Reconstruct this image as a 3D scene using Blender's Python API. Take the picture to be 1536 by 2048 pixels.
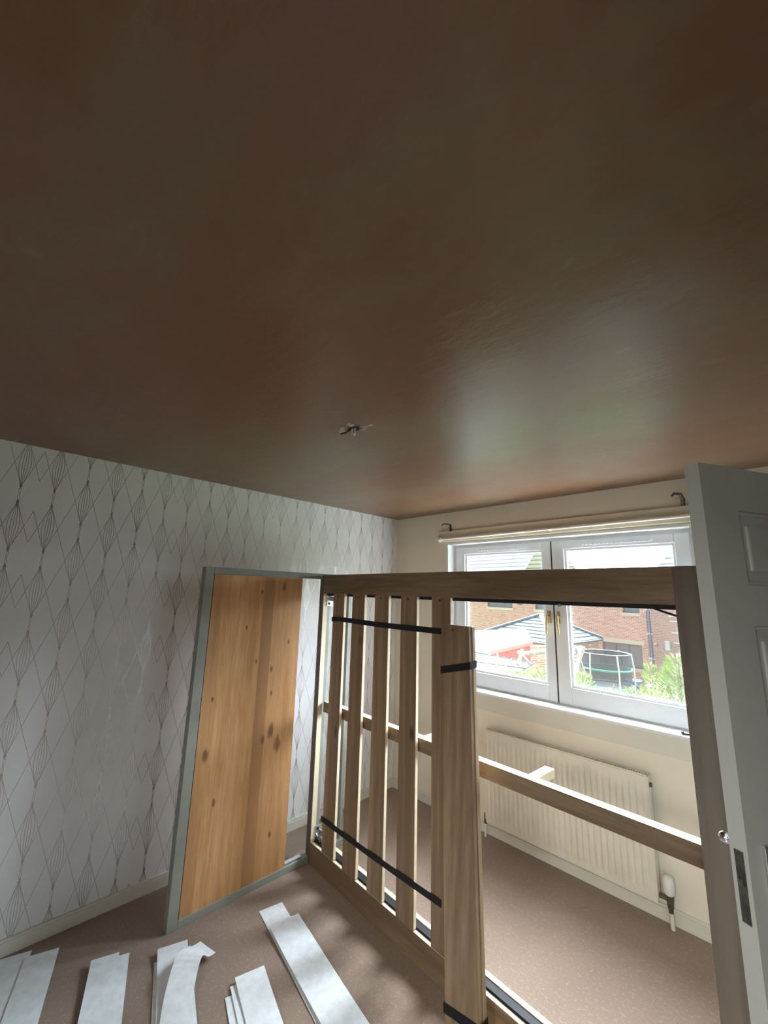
import bpy, bmesh, math, random
from mathutils import Vector, Matrix, Euler
random.seed(7)
for o in list(bpy.data.objects): bpy.data.objects.remove(o, do_unlink=True)
SC = bpy.context.scene
COL = SC.collection
PI = math.pi

# ---------------------------------------------------------------- camera
CP = Vector((2.7992, -2.9238, 1.6817)); YAW, PIT, ROL, FPX = -0.79795, 0.194596, 0.026925, 819.25
def cam_axes():
    f = Vector((math.sin(YAW)*math.cos(PIT), math.cos(YAW)*math.cos(PIT), math.sin(PIT)))
    r = Vector((math.cos(YAW), -math.sin(YAW), 0)); u = r.cross(f)
    c, s = math.cos(ROL), math.sin(ROL)
    return c*r+s*u, -s*r+c*u, f
CR, CU, CF = cam_axes()
cd = bpy.data.cameras.new('camera'); cam = bpy.data.objects.new('camera', cd); COL.objects.link(cam)
cd.sensor_fit = 'HORIZONTAL'; cd.sensor_width = 36.0; cd.lens = FPX/1536*36; cd.clip_start = .02; cd.clip_end = 200
cam.matrix_world = Matrix(((CR.x, CU.x, -CF.x, CP.x), (CR.y, CU.y, -CF.y, CP.y), (CR.z, CU.z, -CF.z, CP.z), (0, 0, 0, 1)))
SC.camera = cam
def ray(u, v): return CR*((u-768)/FPX)+CU*((1024-v)/FPX)+CF
def pt(u, v, k): return CP+ray(u, v)*k                     # surveyed point: sight line and distance
def ptz(u, v, z): d = ray(u, v); return CP+d*((z-CP.z)/d.z)

# ---------------------------------------------------------------- world, exposure
SC.view_settings.view_transform = 'Standard'; SC.view_settings.look = 'None'; SC.view_settings.gamma = 1
SC.view_settings.use_curve_mapping = False
SC.view_settings.exposure = 0.45
SKY_DIM, SKY_BRIGHT = .78, 66.0
wd = bpy.data.worlds.new('overcast_sky'); SC.world = wd; wd.use_nodes = True
nt = wd.node_tree; nt.nodes.clear()

class X:                                                    # small node-maths helper
    def __init__(s, nt, sock): s.nt, s.s = nt, sock
    def _m(s, op, *a):
        n = s.nt.nodes.new('ShaderNodeMath'); n.operation = op
        for i, b in enumerate((s,)+a):
            if isinstance(b, X): s.nt.links.new(b.s, n.inputs[i])
            else: n.inputs[i].default_value = b
        return X(s.nt, n.outputs[0])
    def __add__(s, b): return s._m('ADD', b)
    def __sub__(s, b): return s._m('SUBTRACT', b)
    def __mul__(s, b): return s._m('MULTIPLY', b)
    def __truediv__(s, b): return s._m('DIVIDE', b)
    def abs(s): return s._m('ABSOLUTE')
    def floor(s): return s._m('FLOOR')
    def mod(s, b): return s._m('FLOORED_MODULO', b)
    def mn(s, b): return s._m('MINIMUM', b)
    def mx(s, b): return s._m('MAXIMUM', b)
    def lt(s, b): return s._m('LESS_THAN', b)
    def gt(s, b): return s._m('GREATER_THAN', b)
    def pw(s, b): return s._m('POWER', b)
    def smooth(s, a, b, lo=0., hi=1.):
        n = s.nt.nodes.new('ShaderNodeMapRange'); n.interpolation_type = 'SMOOTHSTEP'
        s.nt.links.new(s.s, n.inputs[0])
        for i, v in zip((1, 2, 3, 4), (a, b, lo, hi)): n.inputs[i].default_value = v
        return X(s.nt, n.outputs[0])
def sepxyz(nt, sock):
    n = nt.nodes.new('ShaderNodeSeparateXYZ'); nt.links.new(sock, n.inputs[0]); return [X(nt, o) for o in n.outputs]

tc = nt.nodes.new('ShaderNodeTexCoord'); bg = nt.nodes.new('ShaderNodeBackground'); wo = nt.nodes.new('ShaderNodeOutputWorld')
wx, wy, wz = sepxyz(nt, tc.outputs['Generated'])
toward = (wy*.92-wx*.38).smooth(.0, .85)                    # thin bright cloud in front of the sun, beyond the houses
high = wz.smooth(-.02, .30)
st = toward*high*SKY_BRIGHT+SKY_DIM
nt.links.new(st.s, bg.inputs['Strength']); bg.inputs['Color'].default_value = (.80, .90, 1, 1)
nt.links.new(bg.outputs[0], wo.inputs[0])
# daylight portal in the window opening: only tells the renderer where the sky light comes in
pl = bpy.data.lights.new('window_portal', 'AREA'); pl.shape = 'RECTANGLE'; pl.size = 1.76; pl.size_y = 1.17; pl.cycles.is_portal = True
po = bpy.data.objects.new('window_portal', pl); COL.objects.link(po); po.location = (1.49, .2, 1.54); po.rotation_euler = (-PI/2, 0, 0)

# added fill lamp, unseen behind the camera, brightens door and bed front
hl = bpy.data.lights.new('added_fill_lamp', 'AREA'); hl.shape = 'DISK'; hl.size = .7; hl.energy = 52; hl.color = (1, .96, .90)
ho = bpy.data.objects.new('added_fill_lamp', hl); COL.objects.link(ho); ho.location = (2.75, -5.0, 2.2); ho.rotation_euler = (math.radians(48), 0, 0)

# ---------------------------------------------------------------- materials
def new_mat(name):
    m = bpy.data.materials.new(name); m.use_nodes = True; return m, m.node_tree, m.node_tree.nodes['Principled BSDF']
def mixc(nt, fac, a, b):
    n = nt.nodes.new('ShaderNodeMix'); n.data_type = 'RGBA'
    if isinstance(fac, X): nt.links.new(fac.s, n.inputs[0])
    else: n.inputs[0].default_value = fac
    for i, c in ((6, a), (7, b)):
        if isinstance(c, (tuple, list)): n.inputs[i].default_value = (*c[:3], 1)
        else: nt.links.new(c, n.inputs[i])
    return n.outputs[2]
def noise(nt, vec, scale, detail=3, rough=.55, mapscale=None, loc=None):
    if mapscale or loc:
        mp = nt.nodes.new('ShaderNodeMapping'); nt.links.new(vec, mp.inputs[0])
        if mapscale: mp.inputs['Scale'].default_value = mapscale
        if loc: mp.inputs['Location'].default_value = loc
        vec = mp.outputs[0]
    n = nt.nodes.new('ShaderNodeTexNoise'); nt.links.new(vec, n.inputs['Vector'])
    n.inputs['Scale'].default_value = scale; n.inputs['Detail'].default_value = detail; n.inputs['Roughness'].default_value = rough
    return X(nt, n.outputs['Fac'])
def bump(nt, b, h, strength, dist=.01):
    n = nt.nodes.new('ShaderNodeBump'); n.inputs['Strength'].default_value = strength; n.inputs['Distance'].default_value = dist
    nt.links.new(h.s, n.inputs['Height']); nt.links.new(n.outputs[0], b.inputs['Normal'])
def geo(nt): return nt.nodes.new('ShaderNodeNewGeometry').outputs['Position']
def objc(nt): return nt.nodes.new('ShaderNodeTexCoord').outputs['Object']
def plain(name, c, rough=.5, metal=0, var=.06, scale=12, bmp=0.0, spec=.5, dark=None, spots=None):
    m, nt, b = new_mat(name); v = geo(nt)
    n = noise(nt, v, scale, 4)
    d = dark or tuple(k*(1-var*2.2) for k in c)
    nt.links.new(mixc(nt, n.smooth(.3, .7), d, c), b.inputs['Base Color'])
    b.inputs['Roughness'].default_value = rough; b.inputs['Metallic'].default_value = metal
    b.inputs['Specular IOR Level'].default_value = spec
    if bmp: bump(nt, b, noise(nt, v, scale*6, 3), bmp, .004)
    return m
def wood(name, light, dark, axis, scale=1., rough=.5, knots=True, stripes=0., seed=0.):
    m, nt, b = new_mat(name); v = objc(nt)
    s = [14., 14., 14.]; s[axis] = 1.1
    oi = nt.nodes.new('ShaderNodeObjectInfo')
    ad = nt.nodes.new('ShaderNodeVectorMath'); ad.operation = 'ADD'; nt.links.new(v, ad.inputs[0])
    cb = nt.nodes.new('ShaderNodeCombineXYZ'); nt.links.new(oi.outputs['Random'], cb.inputs[axis]); cb.inputs[(axis+1) % 3].default_value = seed
    sc = nt.nodes.new('ShaderNodeVectorMath'); sc.operation = 'SCALE'; sc.inputs['Scale'].default_value = 7.3; nt.links.new(cb.outputs[0], sc.inputs[0])
    nt.links.new(sc.outputs[0], ad.inputs[1]); v = ad.outputs[0]
    broad = noise(nt, v, 1.0*scale, 3, .5, tuple(k*.35 for k in s))
    fine = noise(nt, v, 4.0*scale, 6, .65, tuple(s))
    wv = nt.nodes.new('ShaderNodeTexWave'); wv.wave_type = 'BANDS'; wv.bands_direction = 'XYZ'[(axis+1) % 3] if axis != 2 else 'X'
    mp = nt.nodes.new('ShaderNodeMapping'); mp.inputs['Scale'].default_value = tuple(k*.45 for k in s); nt.links.new(v, mp.inputs[0]); nt.links.new(mp.outputs[0], wv.inputs[0])
    wv.inputs['Scale'].default_value = .8*scale; wv.inputs['Distortion'].default_value = 7; wv.inputs['Detail'].default_value = 3; wv.inputs['Detail Scale'].default_value = 1.3
    w = X(nt, wv.outputs['Fac'])
    f = (broad*.75+fine*.42+w*.10).smooth(.40, .76)
    col = mixc(nt, f, light, dark)
    if knots:
        ks = [3.2, 3.2, 3.2]; ks[axis] = 1.5
        vo = nt.nodes.new('ShaderNodeTexVoronoi'); mp2 = nt.nodes.new('ShaderNodeMapping'); mp2.inputs['Scale'].default_value = tuple(ks)
        nt.links.new(v, mp2.inputs[0]); nt.links.new(mp2.outputs[0], vo.inputs['Vector']); vo.inputs['Scale'].default_value = 1.35
        k = X(nt, vo.outputs['Distance']).smooth(.03, .10, 1, 0)*fine.smooth(.25, .6)
        col = mixc(nt, k, col, tuple(c*.22 for c in dark))
    nt.links.new(col, b.inputs['Base Color']); b.inputs['Roughness'].default_value = rough; b.inputs['Specular IOR Level'].default_value = .35
    bump(nt, b, fine, .2, .0015)
    return m

M = {}
# fresh pink plaster ceiling with drier, greyer patches
m, nt, b = new_mat('ceiling_plaster'); v = geo(nt)
n1 = noise(nt, v, .85, 4, .55, (1, 1.7, 1)); n2 = noise(nt, v, 5, 6, .65, (1, 2.2, 1)); n3 = noise(nt, v, 26, 4)
dry = (n1*.8+n2*.25).smooth(.47, .62)
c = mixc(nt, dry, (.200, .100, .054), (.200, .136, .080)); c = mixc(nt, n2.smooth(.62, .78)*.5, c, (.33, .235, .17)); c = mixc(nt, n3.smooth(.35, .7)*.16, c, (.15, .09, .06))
nt.links.new(c, b.inputs['Base Color']); nt.links.new((n2*.18+.26).s, b.inputs['Roughness']); b.inputs['Specular IOR Level'].default_value = .5; b.inputs['IOR'].default_value = 1.52
bump(nt, b, n2+n3*.25, .25, .01); M['ceiling'] = m
# wallpaper: off-white with metallic line lozenges
m, nt, b = new_mat('wallpaper'); v = geo(nt); px, py, pz = sepxyz(nt, v)
CW, PER = .1384, .328
u = (py+2.0+CW/2+CW*50)/CW; k = u.floor(); xl = (u-k-.5)*CW
km = (k-50).mod(5.)
half = (km-1).abs().lt(.3)+(km-3).abs().lt(.3)
zz = (pz-1.477+half*(PER/2)+PER*20).mod(PER)-PER/2          # 0 in the middle of a bundle
xa = xl.abs(); za = zz.abs()
tt = (za/.123)                                               # 1 at the knot
one = X(nt, (xa*0+1).s)
tri = (one-tt).mx(0.)
cosp = (one-tt.mn(1.).pw(1.6)).mx(0.)
lines = None
def addl(l):
    global lines
    lines = l if lines is None else lines.mx(l)
W0 = .00125
addl((xa-(one*.123-zz)*.3376).abs().lt(W0*.95)*zz.gt(-.0822)*zz.lt(.123))
addl((xa-(one*.123+zz)*.3376).abs().lt(W0*.95)*zz.lt(.0822)*zz.gt(-.123))
for a in (0., .011, .024): addl((xa-(cosp*a if a else xa*0)).abs().lt(W0*.8)*tt.lt(1.))
addl(((za-.1435).abs()*-.16+.0045-xa).abs().lt(W0*.8)*za.gt(.121))   # small loop between knots
addl(((za-.121).abs()*.42+xa).lt(.0068))                           # knots where the lines meet
base = mixc(nt, noise(nt, v, 3, 3).smooth(.3, .7), (.77, .78, .785), (.82, .825, .825))
nt.links.new(mixc(nt, lines, base, (.46, .42, .40)), b.inputs['Base Color'])
nt.links.new((lines*.80).s, b.inputs['Metallic']); nt.links.new((lines*-.22+.50).s, b.inputs['Roughness']); b.inputs['Specular IOR Level'].default_value = .35
M['wallpaper'] = m
def paint(name, c, rough=.6, dirt=(.5, .45, .36), amt=.25):
    m, nt, b = new_mat(name); v = geo(nt); n = noise(nt, v, 2.2, 5); n2 = noise(nt, v, 40, 3)
    cc = mixc(nt, n.smooth(.45, .8)*amt, c, dirt); nt.links.new(cc, b.inputs['Base Color']); b.inputs['Roughness'].default_value = rough
    bump(nt, b, n2, .12, .003); return m
M['cream'] = paint('cream_wall_paint', (.80, .735, .61))
M['white'] = paint('dimmed_wall_paint', (.42, .42, .40))  # unseen walls, darkened to cut the bounce light on the ceiling
M['gloss'] = paint('aged_white_gloss', (.70, .68, .60), .35, (.42, .38, .30), .35)
M['upvc'] = plain('white_window_plastic', (.80, .83, .86), .28, var=.02)
M['sill'] = plain('white_sill_gloss', (.82, .84, .84), .3, var=.03)
M['door'] = paint('white_door_paint', (.70, .74, .71), .4, (.42, .43, .40), .35)
# carpet
m, nt, b = new_mat('brown_carpet'); v = geo(nt)
n1 = noise(nt, v, 1.6, 4); n2 = noise(nt, v, 320, 2, .7); n3 = noise(nt, v, 60, 3)
c = mixc(nt, n1.smooth(.3, .7), (.30, .215, .165), (.37, .275, .21)); c = mixc(nt, n2.smooth(.35, .65), c, (.22, .155, .115)); c = mixc(nt, n3.smooth(.5, .75)*.3, c, (.50, .40, .31))
nt.links.new(c, b.inputs['Base Color']); b.inputs['Roughness'].default_value = .95; b.inputs['Specular IOR Level'].default_value = .1; b.inputs['Sheen Weight'].default_value = .25
bump(nt, b, n2+n3*.15, .5, .004); M['carpet'] = m
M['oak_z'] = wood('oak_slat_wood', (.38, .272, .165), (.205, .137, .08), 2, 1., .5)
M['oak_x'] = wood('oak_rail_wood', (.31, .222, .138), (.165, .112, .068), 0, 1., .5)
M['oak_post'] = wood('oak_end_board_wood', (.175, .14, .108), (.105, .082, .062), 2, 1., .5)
M['pale_wood'] = plain('lit_raw_pine', (.80, .68, .48), .6, var=.05, scale=20)  # pale wood with the window light on edges put into its colour
# headboard panel: jointed oak boards, grain upright as it stands now
m, nt, b = new_mat('oak_panel'); v = geo(nt); px, py, pz = sepxyz(nt, v)
wob = noise(nt, v, .6)*.006; yb = py+wob
tone = yb.lt(-1.862)*.35+yb.gt(-1.600)*yb.lt(-1.525)*.85+yb.gt(-1.525)*.28
rnd = yb.lt(-1.862)*.37+yb.gt(-1.600)*.61+yb.gt(-1.525)*.83
cmb = nt.nodes.new('ShaderNodeCombineXYZ'); nt.links.new((px+rnd*5).s, cmb.inputs[0]); nt.links.new((py*14).s, cmb.inputs[1]); nt.links.new((pz*1.1+rnd*9).s, cmb.inputs[2])
g1 = noise(nt, cmb.outputs[0], 1.2, 6, .62); g2 = noise(nt, cmb.outputs[0], 7, 5, .65)
f = (g1*.6+g2*.4).smooth(.33, .66)
c = mixc(nt, f, (.64, .365, .165), (.43, .215, .08)); c = mixc(nt, tone, c, (.33, .165, .07))
kn = None
for ky, kz, kr in ((-1.435, .745, .030), (-1.485, .83, .026), (-1.535, .79, .016), (-1.806, .527, .013), (-1.619, 1.248, .008), (-1.512, 1.193, .013), (-1.50, 1.05, .010), (-1.617, 1.666, .010), (-1.869, 1.067, .009), (-1.46, 1.70, .018), (-1.88, .78, .022), (-1.40, 1.35, .010), (-1.70, 1.45, .008), (-1.44, .25, .010)):
    e = (((py-ky)/kr).pw(2.)+((pz-kz)/(kr*2.1)).pw(2.)+(g2-.5)*2.6).smooth(.0, .95, 1, 0); kn = e if kn is None else kn.mx(e)
kn = kn*.9
c = mixc(nt, kn*.9, c, (.10, .045, .02))
nt.links.new(c, b.inputs['Base Color']); b.inputs['Roughness'].default_value = .42; b.inputs['Specular IOR Level'].default_value = .4; bump(nt, b, g2, .15, .002)
M['panel'] = m
M['grey_paint'] = plain('grey_green_paint', (.29, .305, .262), .45, var=.10, scale=5)
M['steel_dark'] = plain('dark_steel_angle', (.025, .026, .028), .6, .0, spec=.2)
M['zinc'] = plain('zinc_plate', (.62, .65, .68), .3, .9)
M['strap'] = plain('black_webbing', (.008, .008, .010), .8, bmp=.4, scale=60)
M['chrome'] = plain('chrome', (.75, .76, .78), .12, 1)
M['dull_steel'] = plain('tarnished_steel', (.20, .19, .17), .45, .8, var=.2, scale=60)
M['brass'] = plain('aged_brass', (.55, .44, .27), .3, .9, var=.15, scale=60)
M['iron'] = plain('dark_iron', (.05, .04, .035), .5, .6)
M['rad'] = plain('radiator_enamel', (.74, .70, .60), .35, var=.03)
M['plastic'] = plain('white_plastic', (.78, .78, .74), .4, var=.03)
M['seal_and_shade'] = plain('black_seal_and_shade', (.02, .022, .025), .6)  # window seal, also the strip painted as shade in the headboard joint
M['vane'] = plain('white_blind_fabric', (.84, .90, .92), .7, var=.05, scale=30, bmp=.15)
M['void'] = plain('plaster_hole_shade', (.03, .018, .012), .9, var=.3, scale=60)  # dark colour stands in for shade inside the ceiling hole
M['plug'] = plain('broken_plaster_edge', (.62, .52, .42), .8, var=.15, scale=60)
m, nt, b = new_mat('window_glass'); b.inputs['Base Color'].default_value = (1, 1, 1, 1); b.inputs['Roughness'].default_value = 0
b.inputs['Alpha'].default_value = .07; b.inputs['Specular IOR Level'].default_value = .5
M['glass'] = m
# outside
def bricks(name, c1, c2, mort, ang=0, sc=1.):
    m, nt, b = new_mat(name); v = objc(nt)
    mp = nt.nodes.new('ShaderNodeMapping'); nt.links.new(v, mp.inputs[0]); mp.inputs['Rotation'].default_value = (PI/2, 0, 0)
    t = nt.nodes.new('ShaderNodeTexBrick'); nt.links.new(mp.outputs[0], t.inputs['Vector'])
    t.inputs['Scale'].default_value = 1; t.inputs['Brick Width'].default_value = .225*sc; t.inputs['Row Height'].default_value = .075*sc; t.inputs['Mortar Size'].default_value = .010*sc
    t.inputs['Color1'].default_value = (*c1, 1); t.inputs['Color2'].default_value = (*c2, 1); t.inputs['Mortar'].default_value = (*mort, 1)
    n = noise(nt, v, 2.5, 4)
    nt.links.new(mixc(nt, n.smooth(.4, .8)*.25, t.outputs['Color'], (.46, .26, .18)), b.inputs['Base Color']); b.inputs['Roughness'].default_value = .85
    return m
M['brick'] = bricks('red_brick', (.40, .12, .065), (.56, .25, .16), (.66, .55, .47))
M['brick_dark'] = bricks('darker_red_brick', (.30, .11, .08), (.40, .17, .12), (.42, .33, .28))
def tiles(name, c, c2, pitch):
    m, nt, b = new_mat(name); v = objc(nt); x, y, z = sepxyz(nt, v)
    ln = (z/pitch).mod(1.).lt(.28); n = noise(nt, v, 6, 4)
    nt.links.new(mixc(nt, ln, mixc(nt, n.smooth(.3, .7), c, tuple(k*.8 for k in c)), c2), b.inputs['Base Color']); b.inputs['Roughness'].default_value = 1; b.inputs['Specular IOR Level'].default_value = 0
    return m
M['slate'] = tiles('grey_roof_tiles', (.13, .16, .165), (.012, .014, .017), .125)
M['slate_far'] = tiles('pale_roof_tiles', (.30, .33, .34), (.09, .10, .11), .30)
M['ridge'] = plain('blue_grey_ridge_tiles', (.08, .115, .16), .6, var=.15, scale=3)
M['felt'] = plain('pale_roof_felt', (.70, .70, .69), .8)
M['red_timber'] = plain('red_stained_boards', (.40, .075, .05), .7, var=.2, scale=4)
M['red_pale'] = plain('faded_red_fascia', (.42, .17, .13), .7)
M['frame_dark'] = plain('dark_window_frames', (.06, .055, .05), .5)
M['pane_far'] = plain('far_window_panes', (.10, .12, .15), .08, spec=.9)
M['stone'] = plain('cast_stone', (.60, .50, .38), .8)
M['pipe_blue'] = plain('dark_blue_downpipe', (.06, .10, .19), .4)
M['fence_wood'] = plain('weathered_timber', (.36, .30, .24), .85, var=.2, scale=8)
M['teal'] = plain('teal_padding', (.03, .33, .27), .6)
M['net'] = plain('dark_netting', (.035, .04, .055), .9)
M['net'].node_tree.nodes['Principled BSDF'].inputs['Alpha'].default_value = .72
M['pole_white'] = plain('galvanised_pole', (.60, .62, .62), .4, .3)
M['bin_blue'] = plain('blue_bin_plastic', (.02, .09, .24), .5)
M['bin_dark'] = plain('dark_bin_plastic', (.05, .06, .07), .5)
M['clay'] = plain('terracotta', (.40, .16, .08), .8)
M['grass'] = plain('lawn_grass', (.14, .20, .06), .95, var=.25, scale=3)
M['leaf'] = plain('conifer_leaves', (.27, .36, .075), .8, var=.3, scale=5)
M['leaf_pale'] = plain('dry_conifer_twigs', (.40, .36, .20), .8, var=.2, scale=5)
M['bark'] = plain('shrub_bark', (.20, .14, .09), .9)
M['paving'] = plain('pale_bounce_paving', (.52, .51, .49), .9, var=.05, scale=2)  # for the added slab that bounces daylight up into the room
M['poly'] = plain('polycarbonate_sheet', (.60, .66, .66), .3)

# ---------------------------------------------------------------- building helpers
def props(o, label=None, cat=None, group=None, kind=None):
    if label: o['label'] = label
    if cat: o['category'] = cat
    if group: o['group'] = group
    if kind: o['kind'] = kind
    return o
def thing(name, loc, label=None, cat=None, group=None, kind=None):
    o = bpy.data.objects.new(name, None); COL.objects.link(o); o.location = loc; o.empty_display_size = .1
    return props(o, label, cat, group, kind)
def wloc(o):
    v = Vector((0, 0, 0))
    while o: v += o.location; o = o.parent
    return v
class MB:
    def __init__(s, T=None): s.bm = bmesh.new(); s.T = T or (lambda x, y, z: Vector((x, y, z)))
    def box(s, x0, x1, y0, y1, z0, z1, bev=0.):
        vs = [s.bm.verts.new(s.T(x, y, z)) for x in (x0, x1) for y in (y0, y1) for z in (z0, z1)]
        fs = [s.bm.faces.new([vs[i] for i in f]) for f in ((0, 1, 3, 2), (4, 6, 7, 5), (0, 4, 5, 1), (2, 3, 7, 6), (0, 2, 6, 4), (1, 5, 7, 3))]
        if bev: bmesh.ops.bevel(s.bm, geom=list({e for f in fs for e in f.edges}), offset=bev, segments=2, affect='EDGES', profile=.5)
        return s
    def poly(s, pts, th=0, n=None):
        """flat polygon, extruded by vector n*th"""
        vs = [s.bm.verts.new(s.T(*p)) for p in pts]; f = s.bm.faces.new(vs)
        if th:
            off = Vector(n)*th
            v2 = [s.bm.verts.new(v.co+off) for v in vs]; s.bm.faces.new(v2[::-1])
            for i in range(len(vs)): s.bm.faces.new((vs[i], v2[i], v2[(i+1) % len(vs)], vs[(i+1) % len(vs)]))
        return s
    def tube(s, pts, r, seg=10, cap=True):
        pts = [s.T(*p) for p in pts]; rings = []
        rr = r if isinstance(r, (list, tuple)) else [r]*len(pts)
        up = None
        for i, p in enumerate(pts):
            d = (pts[min(i+1, len(pts)-1)]-pts[max(i-1, 0)]).normalized()
            if up is None: up = d.orthogonal().normalized()
            up = (up-d*up.dot(d)).normalized(); w = d.cross(up)
            rings.append([s.bm.verts.new(p+(up*math.cos(a)+w*math.sin(a))*rr[i]) for a in [2*PI*k/seg for k in range(seg)]])
        for a, b in zip(rings, rings[1:]):
            for k in range(seg): s.bm.faces.new((a[k], a[(k+1) % seg], b[(k+1) % seg], b[k]))
        if cap: s.bm.faces.new(rings[0][::-1]); s.bm.faces.new(rings[-1])
        return s
    def ball(s, c, r, sc=(1, 1, 1)):
        m = Matrix.Translation(s.T(*c)) @ Matrix.Diagonal((*sc, 1))
        bmesh.ops.create_uvsphere(s.bm, u_segments=16, v_segments=10, radius=r, matrix=m); return s
    def build(s, name, mat, parent=None, smooth=False, label=None, cat=None, group=None, kind=None, origin=None):
        bmesh.ops.recalc_face_normals(s.bm, faces=s.bm.faces)
        if parent: o0 = wloc(parent)
        elif origin: o0 = Vector(origin)
        else:
            xs = [v.co for v in s.bm.verts]
            o0 = Vector(((min(v.x for v in xs)+max(v.x for v in xs))/2, (min(v.y for v in xs)+max(v.y for v in xs))/2, min(v.z for v in xs)))
        for v in s.bm.verts: v.co -= o0
        me = bpy.data.meshes.new(name); s.bm.to_mesh(me); s.bm.free(); me.materials.append(mat)
        if smooth:
            for p in me.polygons: p.use_smooth = True
            me.set_sharp_from_angle(angle=math.radians(38))
        o = bpy.data.objects.new(name, me); COL.objects.link(o)
        if parent: o.parent = parent
        else: o.location = o0
        return props(o, label, cat, group, kind)
def holes_wall(mb, x0, x1, z0, z1, y0, y1, holes):
    xs = sorted({x0, x1, *[h[0] for h in holes], *[h[1] for h in holes]}); zs = sorted({z0, z1, *[h[2] for h in holes], *[h[3] for h in holes]})
    for a, b in zip(xs, xs[1:]):
        for c, d in zip(zs, zs[1:]):
            if not any(h[0] <= a and b <= h[1] and h[2] <= c and d <= h[3] for h in holes): mb.box(a, b, y0, y1, c, d)
    return mb

# ---------------------------------------------------------------- the room
H = 2.4; XR = 3.02; YB = -4.1; GZ0 = -2.6
WX0, WX1, WZ0, WZ1 = .612, 2.372, .945, 2.122
ST = 'structure'
MB().box(-.12, XR+.12, YB-.12, .3, -.12, 0).build('floor', M['carpet'], kind=ST, label='brown carpeted bedroom floor')
MB().box(-.12, XR+.12, YB-.12, .3, H, H+.12).build('ceiling', M['ceiling'], kind=ST, label='ceiling of bare skimmed pink brown plaster')
MB().box(-.12, 0, YB-.12, .3, 0, H).build('wall_left', M['wallpaper'], kind=ST, label='wall papered in off-white with metallic lozenge lines')
holes_wall(MB(), 0, XR, 0, H, 0, .28, [(WX0, WX1, WZ0, WZ1)]).build('wall_window', M['cream'], kind=ST, label='cream painted wall around the window')
MB().box(XR, XR+.12, YB, .3, 0, H).build('wall_right', M['white'], kind=ST)
holes_wall(MB(), 0, XR, 0, H, YB-.12, YB, [(2.10, 2.90, 0, 2.03)]).build('wall_back', M['white'], kind=ST)  # doorway added so the fill lamp can shine in
MB().box(2.03, 2.10, YB-.13, YB+.018, 0, 2.10).box(2.90, 2.97, YB-.13, YB+.018, 0, 2.10).box(2.10, 2.90, YB-.13, YB+.018, 2.03, 2.10).build('trim_6', M['gloss'], kind=ST, label='white architrave of the added doorway behind the camera that lets fill light in')
MB().box(.6, 3.2, -5.82, -5.7, 0, H).box(.48, .6, -5.82, YB-.12, 0, H).box(3.14, 3.26, -5.82, YB-.12, 0, H).build('wall_added_landing', M['white'], kind=ST)  # unseen landing, added to house the fill lamp
MB().box(.48, 3.26, -5.82, YB-.12, H, H+.12).build('ceiling_added_landing', M['white'], kind=ST)
MB().box(.48, 3.26, -5.82, YB-.12, -.12, 0).build('floor_added_landing', M['carpet'], kind=ST)
MB().box(-12, 16, .6, 6.2, GZ0, GZ0+.02).build('trim_7', M['paving'], kind=ST, label='pale concrete paving added unseen below the window to bounce light indoors')  # out of view, added to brighten the ceiling near the window
MB().box(0, .016, YB, 0, 0, .055, ).box(0, .011, YB, 0, .055, .067).build('baseboard_left', M['gloss'], kind=ST)
MB().box(.016, XR, -.016, 0, 0, .062).box(.016, XR, -.010, 0, .062, .075).build('baseboard_window', M['gloss'], kind=ST)
MB().box(XR-.016, XR, YB, -1.86, 0, .07).box(XR-.016, XR, -.90, -.02, 0, .07).build('baseboard_right', M['gloss'], kind=ST)
MB().box(XR-.018, XR, -.975, -.905, 0, 2.08, .003).box(XR-.018, XR, -1.855, -1.785, 0, 2.08, .003).box(XR-.018, XR, -1.855, -.905, 2.08, 2.15, .003).build('trim_1', M['gloss'], kind=ST, label='white door architrave on the right wall')
# white lining of the window recess
MB().box(WX0-.004, WX0+.012, -.004, .10, WZ0, WZ1-.012).box(WX1-.012, WX1+.004, -.004, .10, WZ0, WZ1-.012).box(WX0-.004, WX1+.004, -.004, .10, WZ1-.012, WZ1+.004).build('trim_2', M['sill'], kind=ST, label='white painted lining of the window recess')
MB().box(WX0-.03, WX1+.03, -.037, .10, WZ0-.012, WZ0+.013, .010).build('trim_3', M['sill'], kind=ST, label='white gloss window sill board')
MB().box(WX0-.02, WX1+.02, -.014, 0, WZ0-.118, WZ0-.012, .003).build('trim_4', M['gloss'], kind=ST, label='flat apron board under the window sill')
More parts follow.
